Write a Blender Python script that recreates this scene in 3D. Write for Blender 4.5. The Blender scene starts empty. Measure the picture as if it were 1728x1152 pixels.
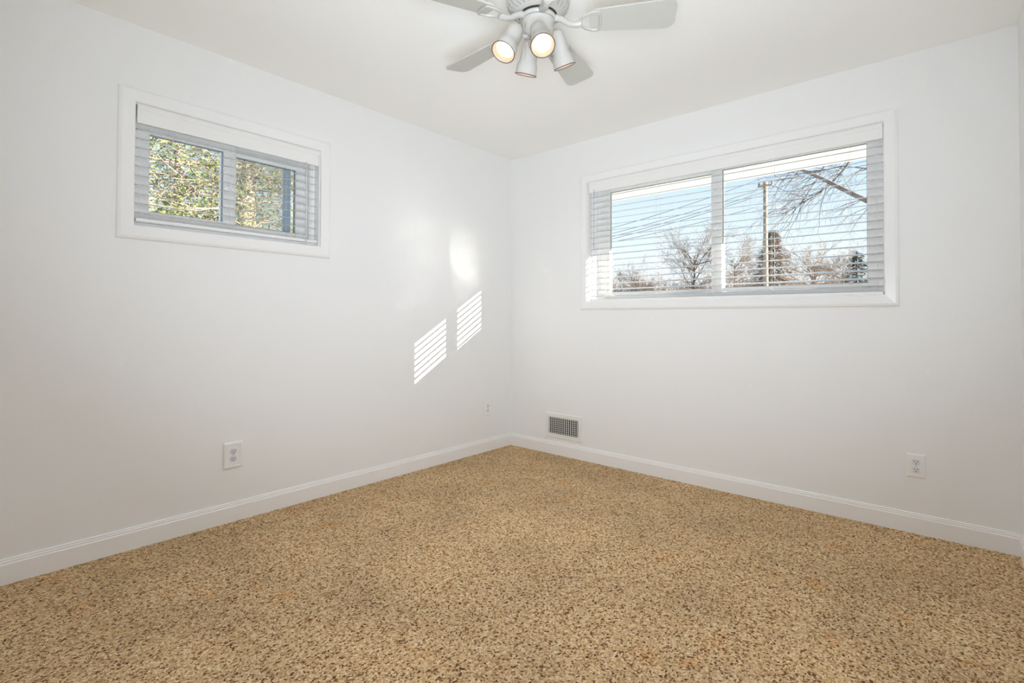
import bpy, bmesh, math, random
from mathutils import Vector, Matrix
import numpy as np
PI = math.pi
sc = bpy.context.scene

# ------------------------------------------------------------------ camera, world, sun, exposure
F_PX, YAW, PIT, ROL = 858.137, 0.8524, 0.0167, 0.0041
CAM = Vector((-3.2884, -2.8834, 1.0675))
Fv = Vector((math.sin(YAW)*math.cos(PIT), math.cos(YAW)*math.cos(PIT), math.sin(PIT)))
R0 = Vector((math.cos(YAW), -math.sin(YAW), 0)); U0 = R0.cross(Fv)
Rv = R0*math.cos(ROL) + U0*math.sin(ROL); Uv = -R0*math.sin(ROL) + U0*math.cos(ROL)
cd = bpy.data.cameras.new('camera'); cam = bpy.data.objects.new('camera', cd); sc.collection.objects.link(cam)
cd.sensor_width = 36; cd.lens = 36*F_PX/1728; cd.shift_y = -51.37/1728; cd.clip_start = 0.02; cd.clip_end = 500
M4 = Matrix((Rv, Uv, -Fv)).transposed().to_4x4(); M4.translation = CAM
cam.matrix_world = M4; sc.camera = cam

w = bpy.data.worlds.new('world'); sc.world = w; w.use_nodes = True
wt = w.node_tree; wt.nodes.clear()
wo = wt.nodes.new('ShaderNodeOutputWorld'); bg = wt.nodes.new('ShaderNodeBackground')
tc = wt.nodes.new('ShaderNodeTexCoord'); sx = wt.nodes.new('ShaderNodeSeparateXYZ'); cr = wt.nodes.new('ShaderNodeValToRGB')
wt.links.new(tc.outputs['Generated'], sx.inputs[0]); wt.links.new(sx.outputs['Z'], cr.inputs[0])
wt.links.new(cr.outputs[0], bg.inputs[0]); wt.links.new(bg.outputs[0], wo.inputs[0])
for k, (p, c) in enumerate([(0.0, (0.90, 0.90, 0.90)), (0.05, (0.95, 0.965, 1.0)), (0.13, (0.84, 0.935, 1.0)), (0.30, (0.55, 0.76, 1.0)), (1.0, (0.35, 0.55, 0.9))]):
    e = cr.color_ramp.elements[k] if k < 2 else cr.color_ramp.elements.new(p)
    e.position = p; e.color = (*c, 1)
bg.inputs[1].default_value = 1.12

SUN_DIR = Vector((-0.459, 1.0, -0.2815))
sl = bpy.data.lights.new('sun', 'SUN'); so = bpy.data.objects.new('sun', sl); sc.collection.objects.link(so)
sl.energy = 21.0; sl.color = (1.0, 0.95, 0.87); sl.angle = 0.0028
so.rotation_euler = (-SUN_DIR).to_track_quat('Z', 'Y').to_euler()
LAMP_W = 12.5            # each fan bulb
# added fill light in the corner behind the camera, aimed up at the ceiling
al = bpy.data.lights.new('fill_light', 'AREA'); ao = bpy.data.objects.new('fill_light', al); sc.collection.objects.link(ao)
al.shape = 'RECTANGLE'; al.size = 0.8; al.size_y = 0.9; al.energy = 31.0; al.spread = math.radians(105); al.color = (0.88, 0.985, 1.10)
ao.location = (-3.2, -3.0, 0.95); ao.rotation_euler = (Vector((-3.2, -3.0, 0.95)) - Vector((-.7, -1.0, 2.6))).to_track_quat('Z', 'Y').to_euler()

vs = sc.view_settings
vs.view_transform = 'Standard'; vs.look = 'None'; vs.gamma = 1.0; vs.use_curve_mapping = False; vs.exposure = 0.05
sc.cycles.use_denoising = True
sc.cycles.blur_glossy = 0.1
sc.cycles.max_bounces = 12; sc.cycles.diffuse_bounces = 8; sc.cycles.transparent_max_bounces = 16
sc.cycles.sample_clamp_indirect = 0.0

# ------------------------------------------------------------------ helpers
def px(x, y, ax, val):
    r = Fv + Rv*((x-864)/F_PX) - Uv*((y-524.63)/F_PX)
    i = 'xyz'.index(ax); return CAM + r*((val-CAM[i])/r[i])

def mat(name, col, rough=0.5, spec=0.5, metal=0.0, bump=None, emit=None, coat=0.0):
    m = bpy.data.materials.new(name); m.use_nodes = True
    b = m.node_tree.nodes['Principled BSDF']
    b.inputs['Base Color'].default_value = (*col, 1); b.inputs['Roughness'].default_value = rough
    b.inputs['Specular IOR Level'].default_value = spec; b.inputs['Metallic'].default_value = metal
    b.inputs['Coat Weight'].default_value = coat
    nt = m.node_tree
    tc = nt.nodes.new('ShaderNodeTexCoord'); n = nt.nodes.new('ShaderNodeTexNoise')
    sc_, st, di = bump if bump else (60.0, 0.02, 0.001)
    n.inputs['Scale'].default_value = sc_; n.inputs['Detail'].default_value = 3
    bp = nt.nodes.new('ShaderNodeBump'); bp.inputs['Strength'].default_value = st; bp.inputs['Distance'].default_value = di
    nt.links.new(tc.outputs['Object'], n.inputs['Vector']); nt.links.new(n.outputs[0], bp.inputs['Height']); nt.links.new(bp.outputs[0], b.inputs['Normal'])
    if emit:
        b.inputs['Emission Color'].default_value = (*emit[0], 1); b.inputs['Emission Strength'].default_value = emit[1]
    return m

def noisy(m, ramp, scale, detail=4, coord='Object', tex='ShaderNodeTexNoise', out=0, stretch=None):
    nt = m.node_tree; b = nt.nodes['Principled BSDF']
    tc = nt.nodes.new('ShaderNodeTexCoord'); n = nt.nodes.new(tex); n.inputs['Scale'].default_value = scale
    if 'Detail' in n.inputs: n.inputs['Detail'].default_value = detail
    r = nt.nodes.new('ShaderNodeValToRGB')
    for k, (p, c) in enumerate(ramp):
        e = r.color_ramp.elements[k] if k < 2 else r.color_ramp.elements.new(p)
        e.position = p; e.color = (*c, 1)
    src = tc.outputs[coord]
    if stretch:
        mp = nt.nodes.new('ShaderNodeMapping'); mp.inputs['Scale'].default_value = stretch
        nt.links.new(src, mp.inputs[0]); src = mp.outputs[0]
    nt.links.new(src, n.inputs['Vector']); nt.links.new(n.outputs[out], r.inputs[0]); nt.links.new(r.outputs[0], b.inputs['Base Color'])
    return m

class MB:
    def __init__(s): s.v = []; s.f = []; s.m = []; s.sm = []
    def add(s, vs, fs, mi=0, smooth=False):
        o = len(s.v); s.v += [tuple(p) for p in vs]
        for f in fs: s.f.append(tuple(i+o for i in f)); s.m.append(mi); s.sm.append(smooth)
        return s
    def box(s, a, b, mi=0):
        (x0, y0, z0), (x1, y1, z1) = a, b
        x0, x1 = min(x0, x1), max(x0, x1); y0, y1 = min(y0, y1), max(y0, y1); z0, z1 = min(z0, z1), max(z0, z1)
        return s.add([(x0,y0,z0),(x1,y0,z0),(x1,y1,z0),(x0,y1,z0),(x0,y0,z1),(x1,y0,z1),(x1,y1,z1),(x0,y1,z1)],
                     [(0,3,2,1),(4,5,6,7),(0,1,5,4),(1,2,6,5),(2,3,7,6),(3,0,4,7)], mi)
    def tube(s, pts, rad, n=8, mi=0, caps=True, smooth=True):
        pts = [Vector(p) for p in pts]; N = len(pts)
        if not hasattr(rad, '__len__'): rad = [rad]*N
        vs = []; up = None
        for i, p in enumerate(pts):
            d = (pts[min(i+1, N-1)] - pts[max(i-1, 0)]).normalized()
            if up is None: up = d.orthogonal().normalized()
            up = (up - d*up.dot(d))
            up = up.normalized() if up.length > 1e-6 else d.orthogonal().normalized()
            w_ = d.cross(up)
            for k in range(n):
                a = 2*PI*k/n; vs.append(p + (up*math.cos(a) + w_*math.sin(a))*rad[i])
        fs = [(i*n+k, i*n+(k+1) % n, (i+1)*n+(k+1) % n, (i+1)*n+k) for i in range(N-1) for k in range(n)]
        s.add(vs, fs, mi, smooth)
        if caps:
            o = len(s.v) - len(vs)
            s.f.append(tuple(o+k for k in reversed(range(n)))); s.m.append(mi); s.sm.append(False)
            s.f.append(tuple(o+(N-1)*n+k for k in range(n))); s.m.append(mi); s.sm.append(False)
        return s
    def lathe(s, prof, n=32, mi=0, M=None, smooth=True):
        vs = []; 
        for (r, z) in prof:
            for k in range(n):
                a = 2*PI*k/n; p = Vector((r*math.cos(a), r*math.sin(a), z))
                vs.append(M @ p if M else p)
        fs = [(i*n+k, i*n+(k+1) % n, (i+1)*n+(k+1) % n, (i+1)*n+k) for i in range(len(prof)-1) for k in range(n)]
        return s.add(vs, fs, mi, smooth)
    def extrude(s, prof, a, b, mi=0, smooth=False):
        """closed profile of points (given as functions of position t in {a,b})"""
        n = len(prof(a)); vs = list(prof(a)) + list(prof(b))
        fs = [(k, (k+1) % n, n+(k+1) % n, n+k) for k in range(n)]
        s.add(vs, fs, mi, smooth)
        o = len(s.v) - 2*n
        s.f.append(tuple(o+k for k in reversed(range(n)))); s.m.append(mi); s.sm.append(False)
        s.f.append(tuple(o+n+k for k in range(n))); s.m.append(mi); s.sm.append(False)
        return s
    def build(s, name, mats, parent=None, bevel=0.0, fix=True, auto=False):
        me = bpy.data.meshes.new(name); me.from_pydata(s.v, [], s.f)
        for m in (mats if isinstance(mats, (list, tuple)) else [mats]): me.materials.append(m)
        me.polygons.foreach_set('material_index', s.m); me.polygons.foreach_set('use_smooth', s.sm); me.update()
        if fix:
            b = bmesh.new(); b.from_mesh(me); bmesh.ops.recalc_face_normals(b, faces=b.faces); b.to_mesh(me); b.free()
        o = bpy.data.objects.new(name, me); sc.collection.objects.link(o)
        if parent: o.parent = parent; o.matrix_parent_inverse = parent.matrix_basis.inverted()
        if bevel:
            md = o.modifiers.new('bevel', 'BEVEL'); md.width = bevel; md.segments = 3; md.limit_method = 'ANGLE'; md.angle_limit = 0.6
            md.harden_normals = False
        return o

def rel(parent_loc):
    return lambda p: tuple(Vector(p) - Vector(parent_loc))

def tag(o, label=None, cat=None, group=None, kind=None):
    if label: o['label'] = label
    if cat: o['category'] = cat
    if group: o['group'] = group
    if kind: o['kind'] = kind
    return o
def empty(name, loc, **k):
    o = bpy.data.objects.new(name, None); sc.collection.objects.link(o); o.location = loc; o.empty_display_size = .1
    bpy.context.view_layer.update()
    return tag(o, **k)

# ------------------------------------------------------------------ materials
M = {}
M['wall'] = mat('white_wall_paint', (0.84, 0.84, 0.832), 0.42, 0.35, bump=(140, 0.12, 0.002))
M['ceil'] = mat('white_ceiling_paint', (0.935, 0.935, 0.905), 0.75, 0.2, bump=(120, 0.12, 0.002))
M['trim'] = mat('white_gloss_trim', (0.87, 0.868, 0.86), 0.22, 0.5, bump=(30, 0.05, 0.001))
M['base'] = mat('white_baseboard_paint', (0.86, 0.85, 0.835), 0.35, 0.4, bump=(30, 0.05, 0.001))
M['vinyl'] = mat('white_vinyl', (0.92, 0.92, 0.91), 0.3, 0.5)
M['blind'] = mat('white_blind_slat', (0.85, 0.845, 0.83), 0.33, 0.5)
M['slat'] = mat('shaded_slat_satin', (0.52, 0.515, 0.50), 0.15, 1.0)  # darker than the white valance: backlit shade put into the slat colour
M['cord'] = mat('white_cord', (0.86, 0.85, 0.82), 0.7)
M['wand'] = mat('clear_wand', (0.75, 0.74, 0.68), 0.25)
M['dark'] = mat('dark_gap', (0.02, 0.02, 0.02), 0.8)
M['gasket'] = mat('grey_glazing_gasket', (0.30, 0.31, 0.32), 0.6)
M['screenframe'] = mat('blue_grey_screen_frame', (0.46, 0.55, 0.68), 0.4)
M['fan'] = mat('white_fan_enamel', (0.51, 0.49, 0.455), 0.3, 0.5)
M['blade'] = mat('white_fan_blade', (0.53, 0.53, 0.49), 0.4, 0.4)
M['plate'] = mat('white_outlet_plate', (0.84, 0.84, 0.81), 0.3, 0.5)
M['recept'] = mat('grey_white_receptacle', (0.62, 0.65, 0.72), 0.35, 0.5)
M['steel'] = mat('steel', (0.5, 0.5, 0.5), 0.35, metal=1.0)
M['vent'] = mat('white_vent_enamel', (0.80, 0.80, 0.76), 0.4, 0.4)
M['rim'] = mat('copper_brown_rim', (0.13, 0.06, 0.045), 0.4)
M['bulb'] = mat('lit_reflector_bulb', (0.9, 0.85, 0.75), 0.3, emit=((1.0, 0.92, 0.82), 2.0))
M['refl'] = mat('warm_reflector', (0.42, 0.26, 0.15), 0.4, emit=((1.0, 0.66, 0.42), 0.35))
M['soffit'] = mat('white_soffit', (0.85, 0.84, 0.82), 0.6)
M['glass'] = bpy.data.materials.new('window_glass'); M['glass'].use_nodes = True
nt = M['glass'].node_tree; nt.nodes.clear()
o_ = nt.nodes.new('ShaderNodeOutputMaterial'); mx = nt.nodes.new('ShaderNodeMixShader'); tr = nt.nodes.new('ShaderNodeBsdfTransparent'); gl = nt.nodes.new('ShaderNodeBsdfGlossy')
gl.inputs['Roughness'].default_value = 0.02; lw = nt.nodes.new('ShaderNodeLayerWeight'); lw.inputs[0].default_value = 0.5
pw = nt.nodes.new('ShaderNodeMath'); pw.operation = 'POWER'; pw.inputs[1].default_value = 5; nt.links.new(lw.outputs['Facing'], pw.inputs[0])
fr = nt.nodes.new('ShaderNodeMath'); fr.operation = 'MULTIPLY_ADD'; fr.inputs[1].default_value = 0.7; fr.inputs[2].default_value = 0.018; nt.links.new(pw.outputs[0], fr.inputs[0])
tr.inputs[0].default_value = (0.97, 0.985, 0.98, 1)
nt.links.new(fr.outputs[0], mx.inputs[0]); nt.links.new(tr.outputs[0], mx.inputs[1]); nt.links.new(gl.outputs[0], mx.inputs[2]); nt.links.new(mx.outputs[0], o_.inputs[0])
# insect screen: a fine grey mesh, mostly open
M['mesh'] = bpy.data.materials.new('insect_screen_mesh'); M['mesh'].use_nodes = True
nt = M['mesh'].node_tree; nt.nodes.clear()
o_ = nt.nodes.new('ShaderNodeOutputMaterial'); mx = nt.nodes.new('ShaderNodeMixShader'); tr = nt.nodes.new('ShaderNodeBsdfTransparent'); df = nt.nodes.new('ShaderNodeBsdfDiffuse')
mx.inputs[0].default_value = 0.24; df.inputs[0].default_value = (0.62, 0.64, 0.62, 1)
nt.links.new(tr.outputs[0], mx.inputs[1]); nt.links.new(df.outputs[0], mx.inputs[2]); nt.links.new(mx.outputs[0], o_.inputs[0])

# carpet: speckled twisted pile
def carpet():
    m = bpy.data.materials.new('tan_speckled_carpet'); m.use_nodes = True; nt = m.node_tree; N = nt.nodes; Lk = nt.links
    b = N['Principled BSDF']; b.inputs['Roughness'].default_value = 0.95; b.inputs['Specular IOR Level'].default_value = 0.1
    tc = N.new('ShaderNodeTexCoord')
    warp = N.new('ShaderNodeTexNoise'); warp.inputs['Scale'].default_value = 90; warp.inputs['Detail'].default_value = 2
    Lk.new(tc.outputs['Object'], warp.inputs['Vector'])
    va = N.new('ShaderNodeVectorMath'); va.operation = 'MULTIPLY_ADD'; va.inputs[1].default_value = (0.012, 0.012, 0.012)
    Lk.new(warp.outputs['Color'], va.inputs[0]); Lk.new(tc.outputs['Object'], va.inputs[2])
    vo = N.new('ShaderNodeTexVoronoi'); vo.inputs['Scale'].default_value = 165; Lk.new(va.outputs[0], vo.inputs['Vector'])
    sp = N.new('ShaderNodeSeparateColor'); Lk.new(vo.outputs['Color'], sp.inputs[0])
    r = N.new('ShaderNodeValToRGB'); r.color_ramp.interpolation = 'LINEAR'
    cols = [(0.0, (0.11, 0.050, 0.022)), (0.13, (0.29, 0.155, 0.065)), (0.26, (0.62, 0.385, 0.19)), (0.60, (0.76, 0.515, 0.27)), (0.85, (0.88, 0.66, 0.39)), (1.0, (0.95, 0.80, 0.54))]
    for k, (p, c) in enumerate(cols):
        e = r.color_ramp.elements[k] if k < 2 else r.color_ramp.elements.new(p)
        e.position = p; e.color = (*c, 1)
    Lk.new(sp.outputs[0], r.inputs[0])
    # large soft patches from vacuuming and wear
    n2 = N.new('ShaderNodeTexNoise'); n2.inputs['Scale'].default_value = 2.2; n2.inputs['Detail'].default_value = 3; Lk.new(tc.outputs['Object'], n2.inputs['Vector'])
    mr = N.new('ShaderNodeMapRange'); mr.inputs[1].default_value = 0.3; mr.inputs[2].default_value = 0.7; mr.inputs[3].default_value = 0.86; mr.inputs[4].default_value = 1.12
    Lk.new(n2.outputs[0], mr.inputs[0])
    mu = N.new('ShaderNodeMix'); mu.data_type = 'RGBA'; mu.blend_type = 'MULTIPLY'; mu.inputs[0].default_value = 1.0
    cb = N.new('ShaderNodeCombineColor'); [Lk.new(mr.outputs[0], cb.inputs[i]) for i in range(3)]
    Lk.new(r.outputs[0], mu.inputs[6]); Lk.new(cb.outputs[0], mu.inputs[7])
    # faint rust coloured spots
    n3 = N.new('ShaderNodeTexNoise'); n3.inputs['Scale'].default_value = 6.0; n3.inputs['Detail'].default_value = 2; Lk.new(tc.outputs['Object'], n3.inputs['Vector'])
    m3 = N.new('ShaderNodeMapRange'); m3.inputs[1].default_value = 0.62; m3.inputs[2].default_value = 0.74; m3.inputs[3].default_value = 0; m3.inputs[4].default_value = 0.45
    Lk.new(n3.outputs[0], m3.inputs[0])
    ms = N.new('ShaderNodeMix'); ms.data_type = 'RGBA'; ms.blend_type = 'MULTIPLY'; ms.inputs[7].default_value = (1.0, 0.70, 0.45, 1)
    Lk.new(m3.outputs[0], ms.inputs[0]); Lk.new(mu.outputs[2], ms.inputs[6]); Lk.new(ms.outputs[2], b.inputs['Base Color'])
    # pile relief
    iv = N.new('ShaderNodeMath'); iv.operation = 'SUBTRACT'; iv.inputs[0].default_value = 1.0; Lk.new(vo.outputs['Distance'], iv.inputs[1])
    n4 = N.new('ShaderNodeTexNoise'); n4.inputs['Scale'].default_value = 260; n4.inputs['Detail'].default_value = 2; Lk.new(tc.outputs['Object'], n4.inputs['Vector'])
    ad = N.new('ShaderNodeMath'); ad.operation = 'ADD'; Lk.new(iv.outputs[0], ad.inputs[0]); Lk.new(n4.outputs[0], ad.inputs[1])
    bp = N.new('ShaderNodeBump'); bp.inputs['Strength'].default_value = 1.0; bp.inputs['Distance'].default_value = 0.006
    Lk.new(ad.outputs[0], bp.inputs['Height']); Lk.new(bp.outputs[0], b.inputs['Normal'])
    return m
M['carpet'] = carpet()

# ------------------------------------------------------------------ room shell
H = 2.44; XL = -3.75; YB = -3.107; WT = 0.16
W1 = (-2.674, -1.755, 1.499, 2.074)      # opening in the left wall (x0,x1,z0,z1)
W2 = (-2.604, -0.771, 1.203, 2.113)      # opening in the right wall (y0,y1,z0,z1)
b = MB()
b.box((XL, 0, -0.1), (W1[0], WT, H+.1)).box((W1[1], 0, -0.1), (WT, WT, H+.1)).box((W1[0], 0, -0.1), (W1[1], WT, W1[2])).box((W1[0], 0, W1[3]), (W1[1], WT, H+.1))
tag(b.build('wall_left', M['wall']), kind='structure')
b = MB()
b.box((0, YB-.15, -0.1), (WT, W2[0], H+.1)).box((0, W2[1], -0.1), (WT, 0, H+.1)).box((0, W2[0], -0.1), (WT, W2[1], W2[2])).box((0, W2[0], W2[3]), (WT, W2[1], H+.1))
tag(b.build('wall_right', M['wall']), kind='structure')
tag(MB().box((XL, YB-.15, -.1), (0, YB, H+.1)).build('wall_back', M['wall']), kind='structure')
tag(MB().box((XL-.15, YB-.15, -.1), (XL, WT, H+.1)).build('wall_rear', M['wall']), kind='structure')
tag(MB().box((XL, YB, H), (0, 0, H+.12)).build('ceiling', M['ceil']), kind='structure')
tag(MB().box((XL, YB, -.12), (0, 0, 0)).build('floor', M['carpet']), kind='structure')

# baseboards: flat face with a stepped bead on top
BP = [(0, 0), (.013, 0), (.013, .076), (.0125, .079), (.0095, .082), (.0095, .0885), (.0085, .0905), (.0065, .092), (.0065, .097), (.005, .0995), (0, .1005)]
def baseboard(name, f, a, b_):
    o = MB().extrude(lambda t: [f(d, t, z) for d, z in BP], a, b_).build(name, M['base'])
    return tag(o, kind='structure')
baseboard('baseboard_left', lambda d, t, z: (t, -d, z), XL, 0)
baseboard('baseboard_right', lambda d, t, z: (-d, t, z), YB, -0.013)
baseboard('baseboard_back', lambda d, t, z: (t, YB+d, z), XL, -0.013)

# ------------------------------------------------------------------ windows
# local frame of each wall: u along wall, n out of the room, z up
def L1(u, n, z): return (u, n, z)        # left wall: u = x, n = y
def L2(u, n, z): return (n, u, z)        # right wall: u = y, n = x
def lbox(b, L, a, c, mi=0): return b.box(L(*a), L(*c), mi)
def frame_mb(L, u0, u1, z0, z1, wl, wr, wb, wt_, n0, n1, b=None):
    b = b or MB()
    lbox(b, L, (u0, n0, z0), (u0+wl, n1, z1)); lbox(b, L, (u1-wr, n0, z0), (u1, n1, z1))
    lbox(b, L, (u0+wl, n0, z0), (u1-wr, n1, z0+wb)); lbox(b, L, (u0+wl, n0, z1-wt_), (u1-wr, n1, z1))
    return b
def casing(L, u0, u1, z0, z1, cw, parent):
    """mitred casing, rounded outer edge; one closed profile swept round the opening"""
    prof = [(0.0, 0.004), (0.0, -0.0155), (0.004, -0.019), (cw-.016, -0.016), (cw-.006, -0.0125), (cw-.001, -0.007), (cw, 0.004)]
    vs = []; n = len(prof)
    for (cu, cz, su, sz) in ((u0, z0, -1, -1), (u1, z0, 1, -1), (u1, z1, 1, 1), (u0, z1, -1, 1)):
        for (o, d) in prof: vs.append(L(cu+su*o, d, cz+sz*o))
    fs = [(c*n+k, c*n+(k+1) % n, ((c+1) % 4)*n+(k+1) % n, ((c+1) % 4)*n+k) for c in range(4) for k in range(n)]
    return MB().add(vs, fs).build('casing', M['trim'], parent)

def window(name, L, W, left_glass, right_glass, cw, screen_right=False):
    u0, u1, z0, z1 = W
    root = empty(name, L((u0+u1)/2, 0.05, z0)); tag(root, kind='structure')
    casing(L, u0, u1, z0, z1, cw, root)
    # painted reveal boards lining the opening
    t = 0.004
    frame_mb(L, u0, u1, z0, z1, t, t, t, t, 0.0, 0.056).build('jamb', M['trim'], root)
    # fixed vinyl frame with an inner track lip
    fw = 0.036
    b = frame_mb(L, u0, u1, z0, z1, fw, fw, fw, fw, 0.056, 0.150)
    frame_mb(L, u0+fw, u1-fw, z0+fw, z1-fw, .012, .012, .012, .012, 0.099, 0.104, b)
    b.build('window_frame', M['vinyl'], root, bevel=0.002)
    def sash(g, o, n0, n1):
        gu0, gu1, gz0, gz1 = g; ou0, ou1 = o
        oz0, oz1 = z0+fw, z1-fw
        s = frame_mb(L, ou0, ou1, oz0, oz1, gu0-ou0, ou1-gu1, gz0-oz0, oz1-gz1, n0, n1).build('sash', M['vinyl'], root, bevel=0.003)
        nm = (n0+n1)/2
        frame_mb(L, gu0-.001, gu1+.001, gz0-.001, gz1+.001, .004, .004, .004, .004, nm-.007, nm+.007).build('gasket', M['gasket'], s)
        lbox(MB(), L, (gu0, nm-.002, gz0), (gu1, nm+.002, gz1)).build('glass_pane', M['glass'], s)
        return s
    return root, sash, fw

r1, sash, fw = window('window_1', L1, W1, None, None, 0.065)
sash((-2.600, -2.268, 1.583, 1.960), (W1[0]+fw, -2.205), 0.058, 0.098)
sash((-2.200, -1.850, 1.583, 1.960), (-2.262, W1[1]-fw), 0.105, 0.145)
# meeting stile latch
lbox(lbox(MB(), L1, (-2.243, .046, 1.76), (-2.225, .058, 1.80)), L1, (-2.25, .050, 1.772), (-2.218, .058, 1.788)).build('latch', M['vinyl'], r1, bevel=.002)
# half insect screen outside the right pane, its frame seen through the glass
s = frame_mb(L1, -2.235, -1.862, 1.55, 2.03, .02, .045, .02, .02, 0.150, 0.160).build('screen_frame', M['screenframe'], r1)
lbox(MB(), L1, (-2.215, .1545, 1.57), (-1.907, .1555, 2.01)).build('screen_mesh', M['mesh'], s)

r2, sash, fw = window('window_2', L2, W2, None, None, 0.060)
# here "left in the photo" is the larger y
sash((-1.672, -0.900, 1.276, 2.040), (-1.742, W2[1]-fw), 0.105, 0.145)
sash((-2.522, -1.750, 1.276, 2.040), (W2[0]+fw, -1.682), 0.058, 0.098)
lbox(lbox(MB(), L2, (-1.722, .046, 1.64), (-1.704, .058, 1.70)), L2, (-1.729, .050, 1.66), (-1.697, .058, 1.68)).build('latch', M['vinyl'], r2, bevel=.002)

# ------------------------------------------------------------------ blinds
TILT = math.radians(12.8)
def blind(name, L, W, label, zb, cords, wand, gapL, gapR, valz):
    u0, u1, z0, z1 = W
    root = empty(name, L((u0+u1)/2, 0.03, zb)); tag(root, label, 'window blind')
    a, c = u0+gapL, u1-gapR
    # valance with a small crown line
    vp = [(0.012, valz[0]), (0.001, valz[0]), (-0.001, valz[0]+.004), (-0.001, valz[1]-.024), (-0.004, valz[1]-.018), (-0.006, valz[1]-.006), (-0.004, valz[1]), (0.012, valz[1])]
    MB().extrude(lambda t: [L(t, n, z) for n, z in vp], a, c).build('valance', M['blind'], root)
    lbox(MB(), L, (a+.004, .013, valz[1]-.05), (c-.004, .053, valz[1]-.004)).build('headrail', M['blind'], root, bevel=.002)
    # crowned slat profile
    hw = 0.0255; th = 0.0014; cy = 0.030
    top = []; bot = []
    for i in range(7):
        s_ = -1 + 2*i/6; n_ = s_*hw; cr_ = 0.0018*(1-s_*s_)
        top.append((n_, cr_+th)); bot.append((n_, cr_-th))
    pr = top + bot[::-1]
    ct, st = math.cos(TILT), math.sin(TILT)
    pr = [(n_*ct - z_*st, n_*st + z_*ct) for n_, z_ in pr]
    sp = 0.0439
    k = 0; z = zb + .044; first = None
    slats = []
    while z < valz[0]+.012:
        if first is None:
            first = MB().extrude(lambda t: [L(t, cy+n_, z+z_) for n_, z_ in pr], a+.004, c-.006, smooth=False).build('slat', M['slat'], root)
            o = first; z00 = z
        else:
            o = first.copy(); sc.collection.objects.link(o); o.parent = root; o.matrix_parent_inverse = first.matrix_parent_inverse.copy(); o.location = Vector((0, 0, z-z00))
        slats.append(o); z += sp
    # bottom rail: rounded trapezoid
    rp = [(-.024, .004), (-.022, 0), (.022, 0), (.024, .003), (.0255, .012), (.023, .016), (-.023, .016), (-.0255, .012)]
    MB().extrude(lambda t: [L(t, cy+n_, zb+z_) for n_, z_ in rp], a+.003, c-.006).build('bottom_rail', M['blind'], root)
    for u in cords:
        b = MB()
        b.tube([L(u, cy-.0268, zb+.015), L(u, cy-.0268, valz[1]-.03)], .0008, 5)
        b.tube([L(u, cy+.0268, zb+.015), L(u, cy+.0268, valz[1]-.03)], .0008, 5)
        b.tube([L(u+.006, cy-.0268, zb-.001), L(u+.006, cy-.0268, valz[1]-.03)], .0006, 5)
        b.build('ladder_cord', M['cord'], root)
        b2 = MB(); b2.tube([L(u, cy, zb-.003), L(u, cy, zb)], .006, 10); b2.build('cord_plug', M['blind'], root)
    uw, zt, zl, m_, rr = wand
    MB().tube([L(uw, -.006, zt), L(uw, -.010, (zt+zl)/2), L(uw, -.012, zl)], rr, 6).build('tilt_wand', m_, root)
    return root

blind('window_blind', L1, W1, 'white horizontal slat blind in the small left window in front of green trees', 1.522,
      (-2.52, -2.235, -1.93), (-1.842, 1.99, 1.510, M['wand'], .0038), .010, .008, (1.984, 2.069))
blind('window_blind', L2, W2, 'wide white horizontal slat blind in the long right window with bare trees and wires outside', 1.207,
      (-2.45, -2.06, -1.71, -1.33, -0.93), (-0.83, 2.05, 1.60, M['screenframe'], .0022), .006, .012, (2.030, 2.109))

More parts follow.
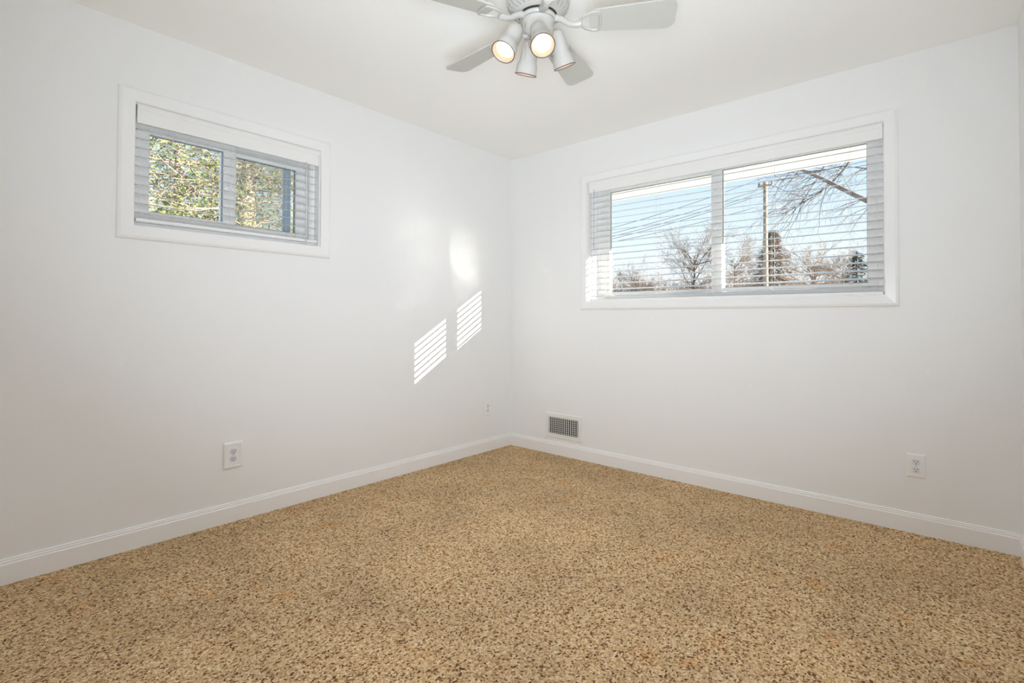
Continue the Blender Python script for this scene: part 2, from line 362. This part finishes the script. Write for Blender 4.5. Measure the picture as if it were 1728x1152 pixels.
# ------------------------------------------------------------------ outlets
def outlet(L, u0, u1, z0, z1, label, big=False, recept=None):
    uc, zc = (u0+u1)/2, (z0+z1)/2; hu, hz = (u1-u0)/2, (z1-z0)/2
    root = empty('wall_outlet', L(uc, 0, zc)); tag(root, label, 'outlet', None)
    # plate: stack of rings (inset, depth)
    if big: st = [(0, .001), (0, -.006), (.004, -.011), (.011, -.0115), (.0135, -.0075), (.016, -.0085), (.018, -.0085)]
    else: st = [(0, .001), (0, -.002), (.0035, -.0055), (.008, -.006)]
    vs = []
    for (i_, d) in st:
        vs += [L(uc+sx_*(hu-i_), d, zc+sz_*(hz-i_)) for sx_, sz_ in ((-1, -1), (1, -1), (1, 1), (-1, 1))]
    fs = [(r_*4+k, r_*4+(k+1) % 4, (r_+1)*4+(k+1) % 4, (r_+1)*4+k) for r_ in range(len(st)-1) for k in range(4)]
    e = (len(st)-1)*4; fs.append((e, e+1, e+2, e+3))
    MB().add(vs, fs).build('cover_plate', M['plate'], root)
    d0 = st[-1][1]
    for sgn in (1, -1):
        cz = zc + sgn*.0195
        # receptacle face: circle cut flat at top and bottom
        ring = []
        for k in range(28):
            a = 2*PI*k/28; x_ = .0172*math.cos(a); y_ = max(-.0142, min(.0142, .0172*math.sin(a))); ring.append((x_, y_))
        b = MB(); n = len(ring)
        vs = [L(uc+x_, d0+.001, cz+y_) for x_, y_ in ring] + [L(uc+x_, d0-.0016, cz+y_) for x_, y_ in ring] + [L(uc+x_*.93, d0-.0022, cz+y_*.93) for x_, y_ in ring]
        b.add(vs, [(j*n+k, j*n+(k+1) % n, (j+1)*n+(k+1) % n, (j+1)*n+k) for j in (0, 1) for k in range(n)] + [tuple(2*n+k for k in range(n))])
        r_ = b.build('receptacle', recept or M['recept'], root)
        b = MB()
        for su, hh in ((-.0062, .0042), (.0062, .0035)):
            lbox(b, L, (uc+su-.0012, d0-.0026, cz+.003-hh), (uc+su+.0012, d0-.0015, cz+.003+hh))
        b.tube([L(uc, d0-.0026, cz-.0085), L(uc, d0-.0015, cz-.0085)], .0026, 10)
        b.build('slots', M['dark'], r_)
    MB().tube([L(uc, d0-.0018, zc), L(uc, d0+.001, zc)], .0030, 12).build('screw', M['steel'], root)
    return root
outlet(L1, -2.272, -2.180, .281, .415, 'white wall outlet with a thick stepped cover plate, below the small left window', big=True)
M['recept_w'] = mat('white_receptacle', (0.78, 0.78, 0.76), 0.35)
outlet(L1, -.328, -.252, .287, .406, 'small plain white wall outlet on the left wall near the room corner', recept=M['recept_w'])
M['recept_g'] = mat('pale_receptacle', (0.72, 0.74, 0.78), 0.35)
outlet(L2, -2.761, -2.686, .279, .397, 'white wall outlet low on the right wall past the long window', recept=M['recept_g'])

# ------------------------------------------------------------------ air vent (register)
v = empty('air_vent', (0, -.552, .125)); tag(v, 'white metal air vent grille with dark slots just above the right baseboard', 'air vent')
VY0, VY1, VZ0, VZ1 = -.727, -.379, .127, .325; IY0, IY1, IZ0, IZ1 = -.693, -.411, .163, .292
st = [(0, .001, 0), (0, -.002, 0), (.004, -.006, 0), (1, -.007, 0), (1, .0, 1)]
vs = []
for (i_, d, q) in st:
    if i_ == 1: r4 = (IY0, IY1, IZ0, IZ1)
    else: r4 = (VY0+i_, VY1-i_, VZ0+i_, VZ1-i_)
    vs += [L2(r4[0], d, r4[2]), L2(r4[1], d, r4[2]), L2(r4[1], d, r4[3]), L2(r4[0], d, r4[3])]
fs = [(r_*4+k, r_*4+(k+1) % 4, (r_+1)*4+(k+1) % 4, (r_+1)*4+k) for r_ in range(len(st)-1) for k in range(4)]
MB().add(vs, fs).build('vent_frame', M['vent'], v)
lbox(MB(), L2, (IY0-.002, -.0006, IZ0-.002), (IY1+.002, -.0001, IZ1+.002)).build('duct_opening', M['dark'], v)
NF = 14
for k in range(NF):
    y_ = IY0 + (IY1-IY0)*(k+.5)/NF
    MB().add([L2(y_-.0024, -.0068, IZ0), L2(y_+.0024, -.0068, IZ0), L2(y_+.0024, -.0052, IZ0), L2(y_-.0024, -.0052, IZ0),
              L2(y_-.0024, -.0068, IZ1), L2(y_+.0024, -.0068, IZ1), L2(y_+.0024, -.0052, IZ1), L2(y_-.0024, -.0052, IZ1)],
             [(0,3,2,1),(4,5,6,7),(0,1,5,4),(1,2,6,5),(2,3,7,6),(3,0,4,7)]).build('fin', M['vent'], v)
M['ventback'] = mat('grey_vent_damper', (0.42, 0.42, 0.39), 0.5)
for k in range(8):
    z_ = IZ0 + (IZ1-IZ0)*(k+.5)/8
    lbox(MB(), L2, (IY0, -.0036, z_-.0024), (IY1, -.0012, z_+.0024)).build('damper_blade', M['ventback'], v)
lbox(lbox(MB(), L2, (-.706, -.010, .205), (-.701, -.0065, .235)), L2, (-.712, -.012, .216), (-.699, -.009, .224)).build('damper_lever', M['vent'], v)
for y_ in (-.394, -.716):
    MB().tube([L2(y_, -.0078, .226), L2(y_, -.006, .226)], .0035, 10).build('screw', M['steel'], v)

# ------------------------------------------------------------------ ceiling fan
FX, FY, ZB = -1.706, -1.632, 2.246
fan = empty('ceiling_fan', (FX, FY, H)); tag(fan, 'white five-bladed ceiling fan with four spotlights hanging from the ceiling', 'ceiling fan')
T = Matrix.Translation((FX, FY, 0))
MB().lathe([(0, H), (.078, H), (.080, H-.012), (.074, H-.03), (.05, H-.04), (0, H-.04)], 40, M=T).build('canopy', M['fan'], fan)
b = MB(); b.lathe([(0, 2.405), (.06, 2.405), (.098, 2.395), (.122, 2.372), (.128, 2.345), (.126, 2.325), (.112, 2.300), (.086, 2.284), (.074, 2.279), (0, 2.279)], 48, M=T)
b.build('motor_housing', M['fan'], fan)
# vent slots round the lower bowl of the motor housing
b = MB()
for k in range(30):
    a = 2*PI*k/30
    p0 = Vector((FX+.1215*math.cos(a), FY+.1215*math.sin(a), 2.3155)); a2 = a+.10; p1 = Vector((FX+.094*math.cos(a2), FY+.094*math.sin(a2), 2.2895))
    am = a+.05; pm = Vector((FX+.1095*math.cos(am), FY+.1095*math.sin(am), 2.2990))
    b.tube([p0, pm, p1], [.0016, .0026, .0016], 6)
b.build('cooling_slots', M['gasket'], fan)
MB().lathe([(0, 2.276), (.070, 2.276), (.073, 2.272), (.072, 2.262), (.066, 2.259), (0, 2.259)], 40, M=T).build('rotor_collar', M['fan'], fan)
MB().lathe([(0, 2.281), (.0765, 2.281), (.0765, 2.2755), (0, 2.2755)], 40, M=T).build('shadow_gap_ring', M['dark'], fan)
MB().lathe([(.0660, 2.2615), (.0668, 2.2600), (.0668, 2.2575), (.0655, 2.2560)], 40, M=T).build('housing_seam', M['gasket'], fan)
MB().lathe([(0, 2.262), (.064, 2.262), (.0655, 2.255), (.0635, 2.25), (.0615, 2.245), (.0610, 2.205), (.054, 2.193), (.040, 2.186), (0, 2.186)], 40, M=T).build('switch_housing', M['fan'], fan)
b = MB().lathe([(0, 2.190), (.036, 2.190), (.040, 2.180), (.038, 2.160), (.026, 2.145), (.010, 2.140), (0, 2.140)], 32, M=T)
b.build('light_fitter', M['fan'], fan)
BETA = math.radians(-13)
def superpt(s_, r_=3.2):
    return s_
for k in range(5):
    a = math.radians(-57.77 + 72*k); Rz = Matrix.Rotation(a, 4, 'Z')
    Tk = Matrix.Translation((FX, FY, ZB)) @ Rz
    Tp = Tk @ Matrix.Rotation(BETA, 4, 'X')
    # blade outline in local x (radial), y (across)
    out = []
    r0, r1 = .205, .532
    def hw(x): t = (x-r0)/(r1-r0); return .052 + .017*min(1, t*1.15)
    pts = []
    for i in range(9):
        x = r0 + .02 + (r1-.035-r0-.02)*i/8; pts.append((x, hw(x)))
    tipc = []
    cr_ = .034; hwt = hw(r1-.035)
    for i in range(1, 7):
        q = PI/2*(1-i/6); tipc.append((r1-.035 + .035*math.cos(q), hwt-cr_ + cr_*math.sin(q)))
    rootc = [(r0, hw(r0)-.022), (r0+.006, hw(r0)-.008)]
    up = rootc + pts + tipc
    outl = up + [(x, -y) for x, y in reversed(up)]
    n = len(outl); zt, zb_ = .0032, -.0032
    vs = [Tp @ Vector((x, y, zt)) for x, y in outl] + [Tp @ Vector((x, y, zb_)) for x, y in outl]
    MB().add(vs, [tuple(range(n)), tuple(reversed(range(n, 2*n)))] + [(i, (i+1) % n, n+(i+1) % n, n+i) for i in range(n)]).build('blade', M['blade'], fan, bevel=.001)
    # blade bracket: neck from the rotor and a rounded triangular ring under the blade root
    b = MB()
    b.tube([Tk @ Vector((.060, 0, .026)), Tk @ Vector((.095, 0, .014)), Tk @ Vector((.125, 0, -.008)), Tk @ Vector((.152, 0, -.012)), Tk @ Vector((.172, 0, -.008))], [.015, .0125, .011, .0125, .015], 12)
    ring = [(.160, 0), (.166, .020), (.184, .038), (.212, .050), (.238, .052), (.248, .044), (.251, .022), (.252, 0)]
    ring = ring + [(x, -y) for x, y in reversed(ring[1:-1])]
    nr = len(ring); vs = []
    cx_ = .212
    for x, y in ring:
        for (sc_, z_) in ((1.0, -.0045), (.96, -.0105), (.78, -.0115), (.72, -.0075), (.72, -.0045)):
            vs.append(Tp @ Vector((cx_+(x-cx_)*sc_, y*sc_, z_)))
    m5 = 5
    b.add(vs, [(i*m5+j, i*m5+(j+1) % m5, ((i+1) % nr)*m5+(j+1) % m5, ((i+1) % nr)*m5+j) for i in range(nr) for j in range(m5)], smooth=False)
    b.build('blade_bracket', M['fan'], fan, bevel=.001)

# spotlights on the light kit
lamps = [((849, 88), 1.87, (-.37, -.37, -.85)), ((916, 77), 1.85, (.10, -.58, -.80)), ((887, 126.5), 2.12, (-.18, .34, -.92)), ((953, 112.6), 2.09, (.33, .30, -.89))]
Rh = Vector((math.cos(YAW), -math.sin(YAW), 0)); Fh = Vector((math.sin(YAW), math.cos(YAW), 0))
for i, (pp, D, ax) in enumerate(lamps):
    ray = Fv + Rv*((pp[0]-864)/F_PX) - Uv*((pp[1]-524.63)/F_PX)
    rim = CAM + ray*D
    axv = (Rh*ax[0] + Fh*ax[1] + Vector((0, 0, ax[2]))).normalized()
    q = axv.to_track_quat('Z', 'Y').to_matrix().to_4x4(); Tm = Matrix.Translation(rim) @ q      # local +z = light direction, rim at 0
    b = MB().lathe([(0, -.142), (.012, -.142), (.024, -.137), (.0305, -.126), (.0325, -.110), (.0345, -.070), (.0355, -.048), (.0400, -.040), (.0425, -.030), (.0445, -.006), (.0455, 0),
                    (.0430, -.001), (.0410, -.030), (.030, -.055), (.0, -.060)], 36, M=Tm)
    sh = b.build('spotlight_shade', M['fan'], fan)
    ringp = [Tm @ Vector((.0445*math.cos(t*2*PI/36), .0445*math.sin(t*2*PI/36), 0)) for t in range(37)]
    MB().tube(ringp, .0018, 6, caps=False).build('shade_rim', M['rim'], sh)
    MB().lathe([(.0412, -.004), (.037, -.016), (.026, -.026)], 32, M=Tm).build('reflector', M['refl'], sh)
    MB().lathe([(0, -.009), (.014, -.0095), (.027, -.012), (.0335, -.017), (.030, -.032), (.018, -.052), (0, -.055)], 32, M=Tm).build('bulb', M['bulb'], sh)
    # curved arm from fitter to the back of the shade, with knuckle
    pivot = Tm @ Vector((0, 0, -.118)); base = Vector((FX, FY, 2.170)); dv = (pivot-base); dh = Vector((dv.x, dv.y, 0)).normalized()
    s0 = base + dh*.034
    back = Tm @ Vector((0, 0, -.118)) - dh*.030
    MB().tube([s0, (s0+back)/2 + Vector((0, 0, .006)), back], .0065, 10).tube([back-dh*.004, back+dh*.012], .010, 12).build('swivel_arm', M['fan'], fan)
    ld = bpy.data.lights.new('bulb_light', 'SPOT'); ld.energy = LAMP_W; ld.color = (0.97, 1.0, 1.12); ld.shadow_soft_size = .015
    ld.spot_size = math.radians(165); ld.spot_blend = 1.0
    lo = bpy.data.objects.new('bulb_light', ld); sc.collection.objects.link(lo); lo.parent = fan; lo.matrix_parent_inverse = fan.matrix_basis.inverted()
    lo.matrix_basis = Matrix.Translation(rim + axv*.010) @ (-axv).to_track_quat('Z', 'Y').to_matrix().to_4x4()
# pull chains
for (dx, dy, zt, zl) in ((-.052, -.036, 2.235, 2.165), (-.050, -.020, 2.20, 2.095)):
    x_, y_ = FX + Rh.x*dx + Fh.x*dy, FY + Rh.y*dx + Fh.y*dy
    b = MB().tube([(x_, y_, zt), (x_, y_, zl)], .0008, 5)
    z = zt
    while z > zl:
        b.lathe([(0, z+.0014), (.0012, z+.0007), (.0012, z-.0007), (0, z-.0014)], 6, M=Matrix.Translation((x_, y_, 0))); z -= .0045
    b.build('pull_chain', M['steel'], fan)

# ------------------------------------------------------------------ outdoors
M['ground'] = noisy(mat('winter_lawn', (0.3, 0.28, 0.2), 0.9), [(0.3, (0.44, 0.41, 0.34)), (0.7, (0.60, 0.57, 0.50))], 0.8)
b = MB().box((-60, -60, -.9), (120, 120, -.75)); tag(b.build('ground', M['ground']), kind='structure')
# eave over the long window
b = MB().box((WT, -6.0, 2.255), (1.175, 2.2, 2.29)); b.box((1.155, -6.0, 2.249), (1.185, 2.2, 2.44))
tag(b.build('trim_1', M['soffit']), kind='structure')

M['bark'] = noisy(mat('pale_bark', (0.4, 0.33, 0.25), 0.9, bump=(30, .6, .02)), [(0.35, (0.24, 0.17, 0.11)), (0.65, (0.52, 0.41, 0.29))], 14)
M['barkg'] = noisy(mat('grey_bark', (0.3, 0.27, 0.25), 0.9, bump=(20, .5, .02)), [(0.35, (0.12, 0.10, 0.09)), (0.65, (0.26, 0.22, 0.20))], 6)
M['twig'] = mat('brown_twigs', (0.16, 0.115, 0.09), 0.9)
M['twigh'] = mat('pale_brown_twigs', (0.24, 0.175, 0.135), 0.9)
M['leafa'] = mat('yellow_green_needles', (0.22, 0.29, 0.05), 0.6)
M['leafb'] = mat('dark_green_needles', (0.04, 0.08, 0.02), 0.6)
M['leafc'] = mat('olive_needles', (0.26, 0.24, 0.08), 0.6)
M['conif'] = mat('brown_green_conifer', (0.33, 0.25, 0.19), 0.8)
M['conifg'] = mat('blue_green_conifer', (0.08, 0.11, 0.10), 0.8)
M['wood'] = noisy(mat('weathered_pole_wood', (0.4, 0.33, 0.26), 0.9), [(0.3, (0.34, 0.26, 0.19)), (0.7, (0.50, 0.40, 0.31))], 3, stretch=(6, 6, .6))
M['wire'] = mat('grey_cable', (0.10, 0.11, 0.13), 0.6)

def branchy(rng, b, p, d, length, r, depth, spread=.6, grav=0.0, seg=5, nchild=(3, 5), shrink=.62, wob=.16, rmin=.002, leaves=None, sides=5):
    pts = [p.copy()]; rad = [r]; cur = p.copy(); dd = d.normalized()
    for i in range(seg):
        dd = (dd + Vector((rng.gauss(0, wob), rng.gauss(0, wob), rng.gauss(0, wob)+grav))).normalized()
        cur = cur + dd*length/seg; pts.append(cur.copy()); rad.append(max(rmin*.6, r*(1-.75*(i+1)/seg)))
    b.tube(pts, rad, sides if r > .01 else 3, caps=False)
    if depth <= 0:
        if leaves is not None: leaves.append((pts, dd))
        return
    for k in range(rng.randint(*nchild)):
        t = rng.uniform(.25, 1.0); i = min(seg-1, int(t*seg)); q = pts[i].lerp(pts[i+1], t*seg-i)
        ax = Vector((rng.gauss(0, 1), rng.gauss(0, 1), rng.gauss(0, 1))); ax = (ax - dd*ax.dot(dd)).normalized()
        nd = (dd*(1-spread*.5) + ax*spread).normalized()
        branchy(rng, b, q, nd, length*shrink*rng.uniform(.7, 1.2), max(rmin, rad[i]*.55), depth-1, spread, grav, seg, nchild, shrink, wob, rmin, leaves, sides)

# --- evergreen outside the small window
rng = random.Random(4)
def at(x, y, ax, v): return px(x, y, ax, v)
ev = empty('evergreen_tree', (at(415, 340, 'y', 4.2).x, 4.2, -.75)); tag(ev, 'leafy evergreen tree with pale trunk seen through the small left window', 'tree')
tx = at(415, 340, 'y', 4.2).x
bt = MB(); bt.tube([(tx-.03, 4.2, -.75), (tx, 4.2, 1.5), (tx+.02, 4.2, 2.8), (tx-.06, 4.22, 4.2), (tx, 4.2, 5.2)], [.17, .13, .10, .075, .04], 14)
bt.build('trunk', M['bark'], ev)
bb = MB(); tips = []
def limb(pxs, v, r0):
    pts = [at(x, y, 'y', v) for x, y in pxs]
    bb.tube(pts, [r0*(1-.6*i/(len(pts)-1)) for i in range(len(pts))], 8, caps=False)
    for i in range(len(pts)-1):
        for _ in range(3):
            q = pts[i].lerp(pts[i+1], rng.random())
            branchy(rng, bb, q, Vector((rng.gauss(0, 1), rng.gauss(0, .5), rng.gauss(-.1, .7))), rng.uniform(.3, .6), .010, 1, .7, -.05, 4, (2, 4), leaves=tips)
limb([(415, 282), (380, 281), (340, 277), (300, 275), (255, 272), (215, 280)], 4.1, .026)
limb([(415, 345), (375, 332), (335, 328), (290, 328), (240, 338)], 4.05, .026)
limb([(415, 300), (440, 292), (470, 305), (500, 325)], 4.0, .022)
limb([(415, 350), (445, 340), (475, 345), (505, 362)], 4.0, .022)
limb([(415, 392), (440, 374), (470, 376), (505, 392)], 3.9, .026)
limb([(415, 340), (385, 352), (360, 372), (340, 395)], 4.3, .020)
limb([(415, 270), (440, 255), (480, 252), (510, 262)], 4.3, .02)
for _ in range(120):
    zz = rng.uniform(1.9, 4.4); a = rng.uniform(0, 2*PI)
    branchy(rng, bb, Vector((tx, 4.2, zz)), Vector((math.cos(a)*1.3, math.sin(a), rng.gauss(.05, .25))), rng.uniform(.7, 1.7), .013, 2, .65, -.03, 5, (3, 4), leaves=tips)
bb.build('branches', M['bark'], ev, fix=False)
bl = MB()
for pts, dd in tips:
    for _ in range(9 if rng.random() < .8 else 2):
        q = pts[rng.randint(1, len(pts)-1)] + Vector((rng.gauss(0, .05), rng.gauss(0, .05), rng.gauss(0, .035)))
        mi = rng.choice((0, 0, 1, 1, 1, 2))
        for _ in range(3):
            u = Vector((rng.gauss(0, 1), rng.gauss(0, 1), rng.gauss(0, .7))).normalized()*rng.uniform(.018, .04)
            w_ = u.orthogonal().normalized()*rng.uniform(.004, .011)
            bl.add([q-u*.2, q+u*.4+w_, q+u, q+u*.4-w_], [(0, 1, 2, 3)], mi)
bl.build('foliage', [M['leafa'], M['leafb'], M['leafc']], ev, fix=False)

# a denser evergreen behind it closes most of the view
rng = random.Random(9)
E2 = at(300, 300, 'y', 10.6); ex = E2.x
ev2 = empty('evergreen_tree', (ex, 10.6, -.75)); tag(ev2, 'darker evergreen further back, behind the pale trunked tree', 'tree')
MB().tube([(ex, 10.6, -.75), (ex+.02, 10.6, 3), (ex, 10.6, 7.5)], [.16, .12, .04], 10).build('trunk', M['barkg'], ev2)
bb = MB(); tips = []
for _ in range(110):
    zz = rng.uniform(2.2, 7.2); a = rng.uniform(0, 2*PI)
    branchy(rng, bb, Vector((ex, 10.6, zz)), Vector((math.cos(a)*1.5, math.sin(a), rng.gauss(.05, .25))), rng.uniform(.9, 2.3), .018, 2, .6, -.03, 4, (3, 4), leaves=tips)
bb.build('branches', M['barkg'], ev2, fix=False)
bl = MB()
for pts, dd in tips:
    for _ in range(10):
        q = pts[rng.randint(1, len(pts)-1)] + Vector((rng.gauss(0, .08), rng.gauss(0, .08), rng.gauss(0, .06)))
        mi = rng.choice((0, 1, 1, 1, 2))
        u = Vector((rng.gauss(0, 1), rng.gauss(0, 1), rng.gauss(0, .7))).normalized()*rng.uniform(.03, .07)
        w_ = u.orthogonal().normalized()*rng.uniform(.012, .028)
        bl.add([q-u*.2, q+u*.4+w_, q+u, q+u*.4-w_], [(0, 1, 2, 3)], mi)
bl.build('foliage', [M['leafa'], M['leafb'], M['leafc']], ev2, fix=False)

# --- bare trees, pole, wires outside the long window
def bare_tree(base, tops, r, seed, label, m_, group=None, depth=3, spread=.6, length=2.2, twigr=.006, nch=(3, 5)):
    rg = random.Random(seed); root = empty('bare_tree', base); tag(root, label, 'tree', group)
    bt = MB(); bt.tube([base] + tops, [r*(1-.6*i/len(tops)) for i in range(len(tops)+1)], 8); bt.build('trunk', m_, root)
    bb = MB(); pts = [Vector(base)] + [Vector(t) for t in tops]
    for k in range(20):
        t = rg.uniform(.45, 1)*(len(pts)-1); i = min(len(pts)-2, int(t)); q = pts[i].lerp(pts[i+1], t-i); a = rg.uniform(0, 2*PI)
        branchy(rg, bb, q, Vector((math.cos(a), math.sin(a), rg.uniform(.2, 1.3))), length*rg.uniform(.6, 1.25), r*.33, depth, spread, .02, 5, nch, .62, .12, twigr)
    bb.build('branches', m_, root, fix=False)
    return root
def gp(x, y, D): p = px(x, y, 'x', D); return p
def ground_at(p): return Vector((p.x, p.y, -.75))

XA = 26.0
for (x_, topy, D, r, seed, lab, m_, ln) in (
    (1172, 432, 26., .10, 21, 'spreading bare tree low in the left pane of the long window', M['twig'], 1.9),
    (1075, 474, 30., .07, 25, 'low bare tree at the left bottom corner of the long window', M['twig'], 1.3),
    (1240, 446, 32., .08, 27, 'bare bushy tree just left of the utility pole', M['twigh'], 1.7),
    (1375, 446, 30., .08, 29, 'bare tree right of the conical evergreen by the utility pole', M['twigh'], 1.6),
    (1422, 458, 24., .06, 31, 'short bare tree near the right bottom corner of the long window', M['twigh'], 1.0)):
    t = gp(x_, topy, D); g = ground_at(t); mid = g.lerp(t, .55) + Vector((0, .15, 0))
    bare_tree(g, [mid, g.lerp(t, .8), t], r, seed, lab, m_, depth=3, length=ln, twigr=.006, nch=(3, 6))
# near tree whose limbs reach in from the right
rg = random.Random(77)
p_out = gp(1700, 600, 9.0); near = empty('bare_tree', (9.0, p_out.y, -.75)); tag(near, 'near bare tree whose thick limbs cross the upper right of the long window', 'tree')
MB().tube([(9.0, p_out.y, -.75), (9.0, p_out.y+.05, 2), tuple(gp(1640, 430, 9.0)), tuple(gp(1560, 385, 9.0))], [.26, .22, .15, .10], 12).build('trunk', M['barkg'], near)
bb = MB()
def limb2(pxs, D, r0, r1, n=4, ln=.9):
    pts = [gp(x, y, D) for x, y in pxs]
    bb.tube(pts, [r0+(r1-r0)*i/(len(pts)-1) for i in range(len(pts))], 8, caps=False)
    for i in range(len(pts)-1):
        for _ in range(n):
            q = pts[i].lerp(pts[i+1], rg.random())
            branchy(rg, bb, q, Vector((rg.gauss(0, .3), rg.uniform(.2, 1.2), rg.gauss(-.25, .5))), ln*rg.uniform(.5, 1.2), .010, 2, .5, -.03, 5, (2, 4), .65, .14, .0022)
limb2([(1560, 385), (1500, 352), (1462, 338), (1420, 318), (1385, 300), (1352, 286), (1320, 280)], 9.0, .065, .022, 3)
limb2([(1440, 262), (1425, 285), (1400, 312), (1375, 330), (1350, 345), (1325, 360)], 9.3, .024, .006, 4)
limb2([(1500, 275), (1460, 284), (1420, 280), (1380, 290), (1340, 300), (1300, 305)], 9.6, .014, .004, 3)
limb2([(1400, 262), (1380, 300), (1360, 330), (1345, 350)], 9.2, .014, .004, 3)
bb.build('branches', M['barkg'], near, fix=False)

# conical evergreens
def cone_tree(xp, ytop, D, wpx, label, m_, seed, n=5200):
    t = gp(xp, ytop, D); g = ground_at(t); hh = t.z + .75; rg = random.Random(seed)
    root = empty('conifer', tuple(g)); tag(root, label, 'tree')
    MB().tube([g, g+Vector((0, 0, hh))], [.12, .02], 8).build('trunk', M['barkg'], root)
    b = MB(); dep = (t-CAM).dot(Fv); rmax = wpx/F_PX*dep/2; vis = (478-ytop)/F_PX*dep
    for _ in range(n):
        dz = rg.random()**.75*min(hh, 5.0); z_ = t.z - dz; rr = rmax*min(1.0, .04+dz/vis)*rg.uniform(.25, 1.08)*(.85+.15*math.sin(z_*7)); a = rg.uniform(0, 2*PI)
        q = Vector((g.x+rr*math.cos(a), g.y+rr*math.sin(a), z_)); u = Vector((math.cos(a), math.sin(a), rg.uniform(-.5, .1)))*rg.uniform(.12, .3)
        w_ = u.cross(Vector((0, 0, 1))).normalized()*rg.uniform(.03, .07)
        b.add([q, q+u*.5+w_, q+u, q+u*.5-w_], [(0, 1, 2, 3)])
    b.build('foliage', m_, root, fix=False)
cone_tree(1303, 388, 27., 92, 'brown conical evergreen behind the utility pole', M['conif'], 3, 9000)
cone_tree(1446, 424, 22., 50, 'small dark conifer at the right bottom corner of the long window', M['conifg'], 5, 3400)
# hedge line of leafless scrub across the bottom of the view
rg = random.Random(11); hb = MB()
for k in range(620):
    x_ = rg.uniform(1010, 1480); q = gp(x_, rg.uniform(482, 500), 36.); q = Vector((q.x+rg.uniform(-2, 2), q.y, q.z-.8))
    branchy(rg, hb, q, Vector((rg.gauss(0, .4), rg.gauss(0, .5), 1)), rg.uniform(.9, 1.6), .03, 2, .55, .02, 4, (2, 4), .6, .15, .010)
a0 = gp(1000, 500, 36.); a1 = gp(1490, 500, 36.)
for k in range(140):
    y_ = a1.y + (a0.y-a1.y)*k/139
    hb.tube([(36+rg.uniform(-1, 1), y_, -.75), (36+rg.uniform(-1, 1), y_+rg.uniform(-.3, .3), 2.2)], [.05, .03], 4, caps=False)
tag(hb.build('scrub_hedge', M['twigh'], fix=False), 'band of leafless brown scrub along the bottom of the long window view', 'hedge', kind='stuff')

# utility pole
PD = 24.0
ptop = gp(1291.5, 306, PD); g = ground_at(ptop)
pole = empty('utility_pole', tuple(g)); tag(pole, 'tall wooden utility pole carrying wires, seen in the right pane of the long window', 'utility pole')
MB().tube([g, ptop], [.125, .095], 12).build('pole', M['wood'], pole)
c = ptop - Vector((0, 0, .25)); b = MB().box((c.x-.20, c.y-.38, c.z-.04), (c.x-.10, c.y+.30, c.z+.04)); b.build('crossarm', M['wood'], pole)
for dy in (-.34, .0, .26):
    MB().lathe([(0, .0), (.03, .0), (.04, .04), (.03, .08), (.04, .11), (0, .14)], 10, M=Matrix.Translation((c.x-.15, c.y+dy, c.z+.05))).build('insulator', M['wire'], pole)
arm = gp(1295, 347, PD); arm2 = gp(1313, 345, PD); arm3 = gp(1323, 351, PD)
MB().tube([arm, arm2, arm3], .035, 8).build('lamp_arm', M['vinyl'], pole)
MB().lathe([(0, .08), (.09, .06), (.16, -.02), (.12, -.07), (0, -.08)], 14, M=Matrix.Translation(arm3 + Vector((0, -.1, 0)))).build('street_lamp_head', M['vinyl'], pole)
# wires to the left (towards a pole outside the view) : name which by height on the pole
wires = [((1288, 300), (1025, 378), 'uppermost'), ((1288, 317), (1025, 387), 'second from the top'), ((1290, 323), (1025, 392), 'third from the top'),
         ((1290, 327), (1025, 396), 'fourth from the top'), ((1291, 345), (1025, 401), 'lowest')]
for (a, e, nm) in wires:
    A = gp(*a, PD-.3); E_ = gp(*e, PD-5.); E2 = A + (E_-A)*1.6
    pts = []
    for k in range(13):
        t = k/12; p = A.lerp(E2, t); p.z -= 4*.28*t*(1-t); pts.append(p)
    o = MB().tube(pts, .014, 5).build('overhead_wire', M['wire'])
    tag(o, f'overhead wire, {nm} of five running left from the utility pole', 'wire', 'wires on the utility pole')
for (a, e, nm) in (((1288, 300), (1475, 262), 'upper'), ((1290, 323), (1480, 300), 'lower')):
    A = gp(*a, PD-.3); E_ = gp(*e, PD-3.); E2 = A + (E_-A)*1.3
    pts = [A.lerp(E2, k/10) - Vector((0, 0, 4*.2*(k/10)*(1-k/10))) for k in range(11)]
    o = MB().tube(pts, .010, 5).build('overhead_wire', M['wire'])
    tag(o, f'{nm} of the two overhead wires running right from the utility pole', 'wire', 'wires on the utility pole')
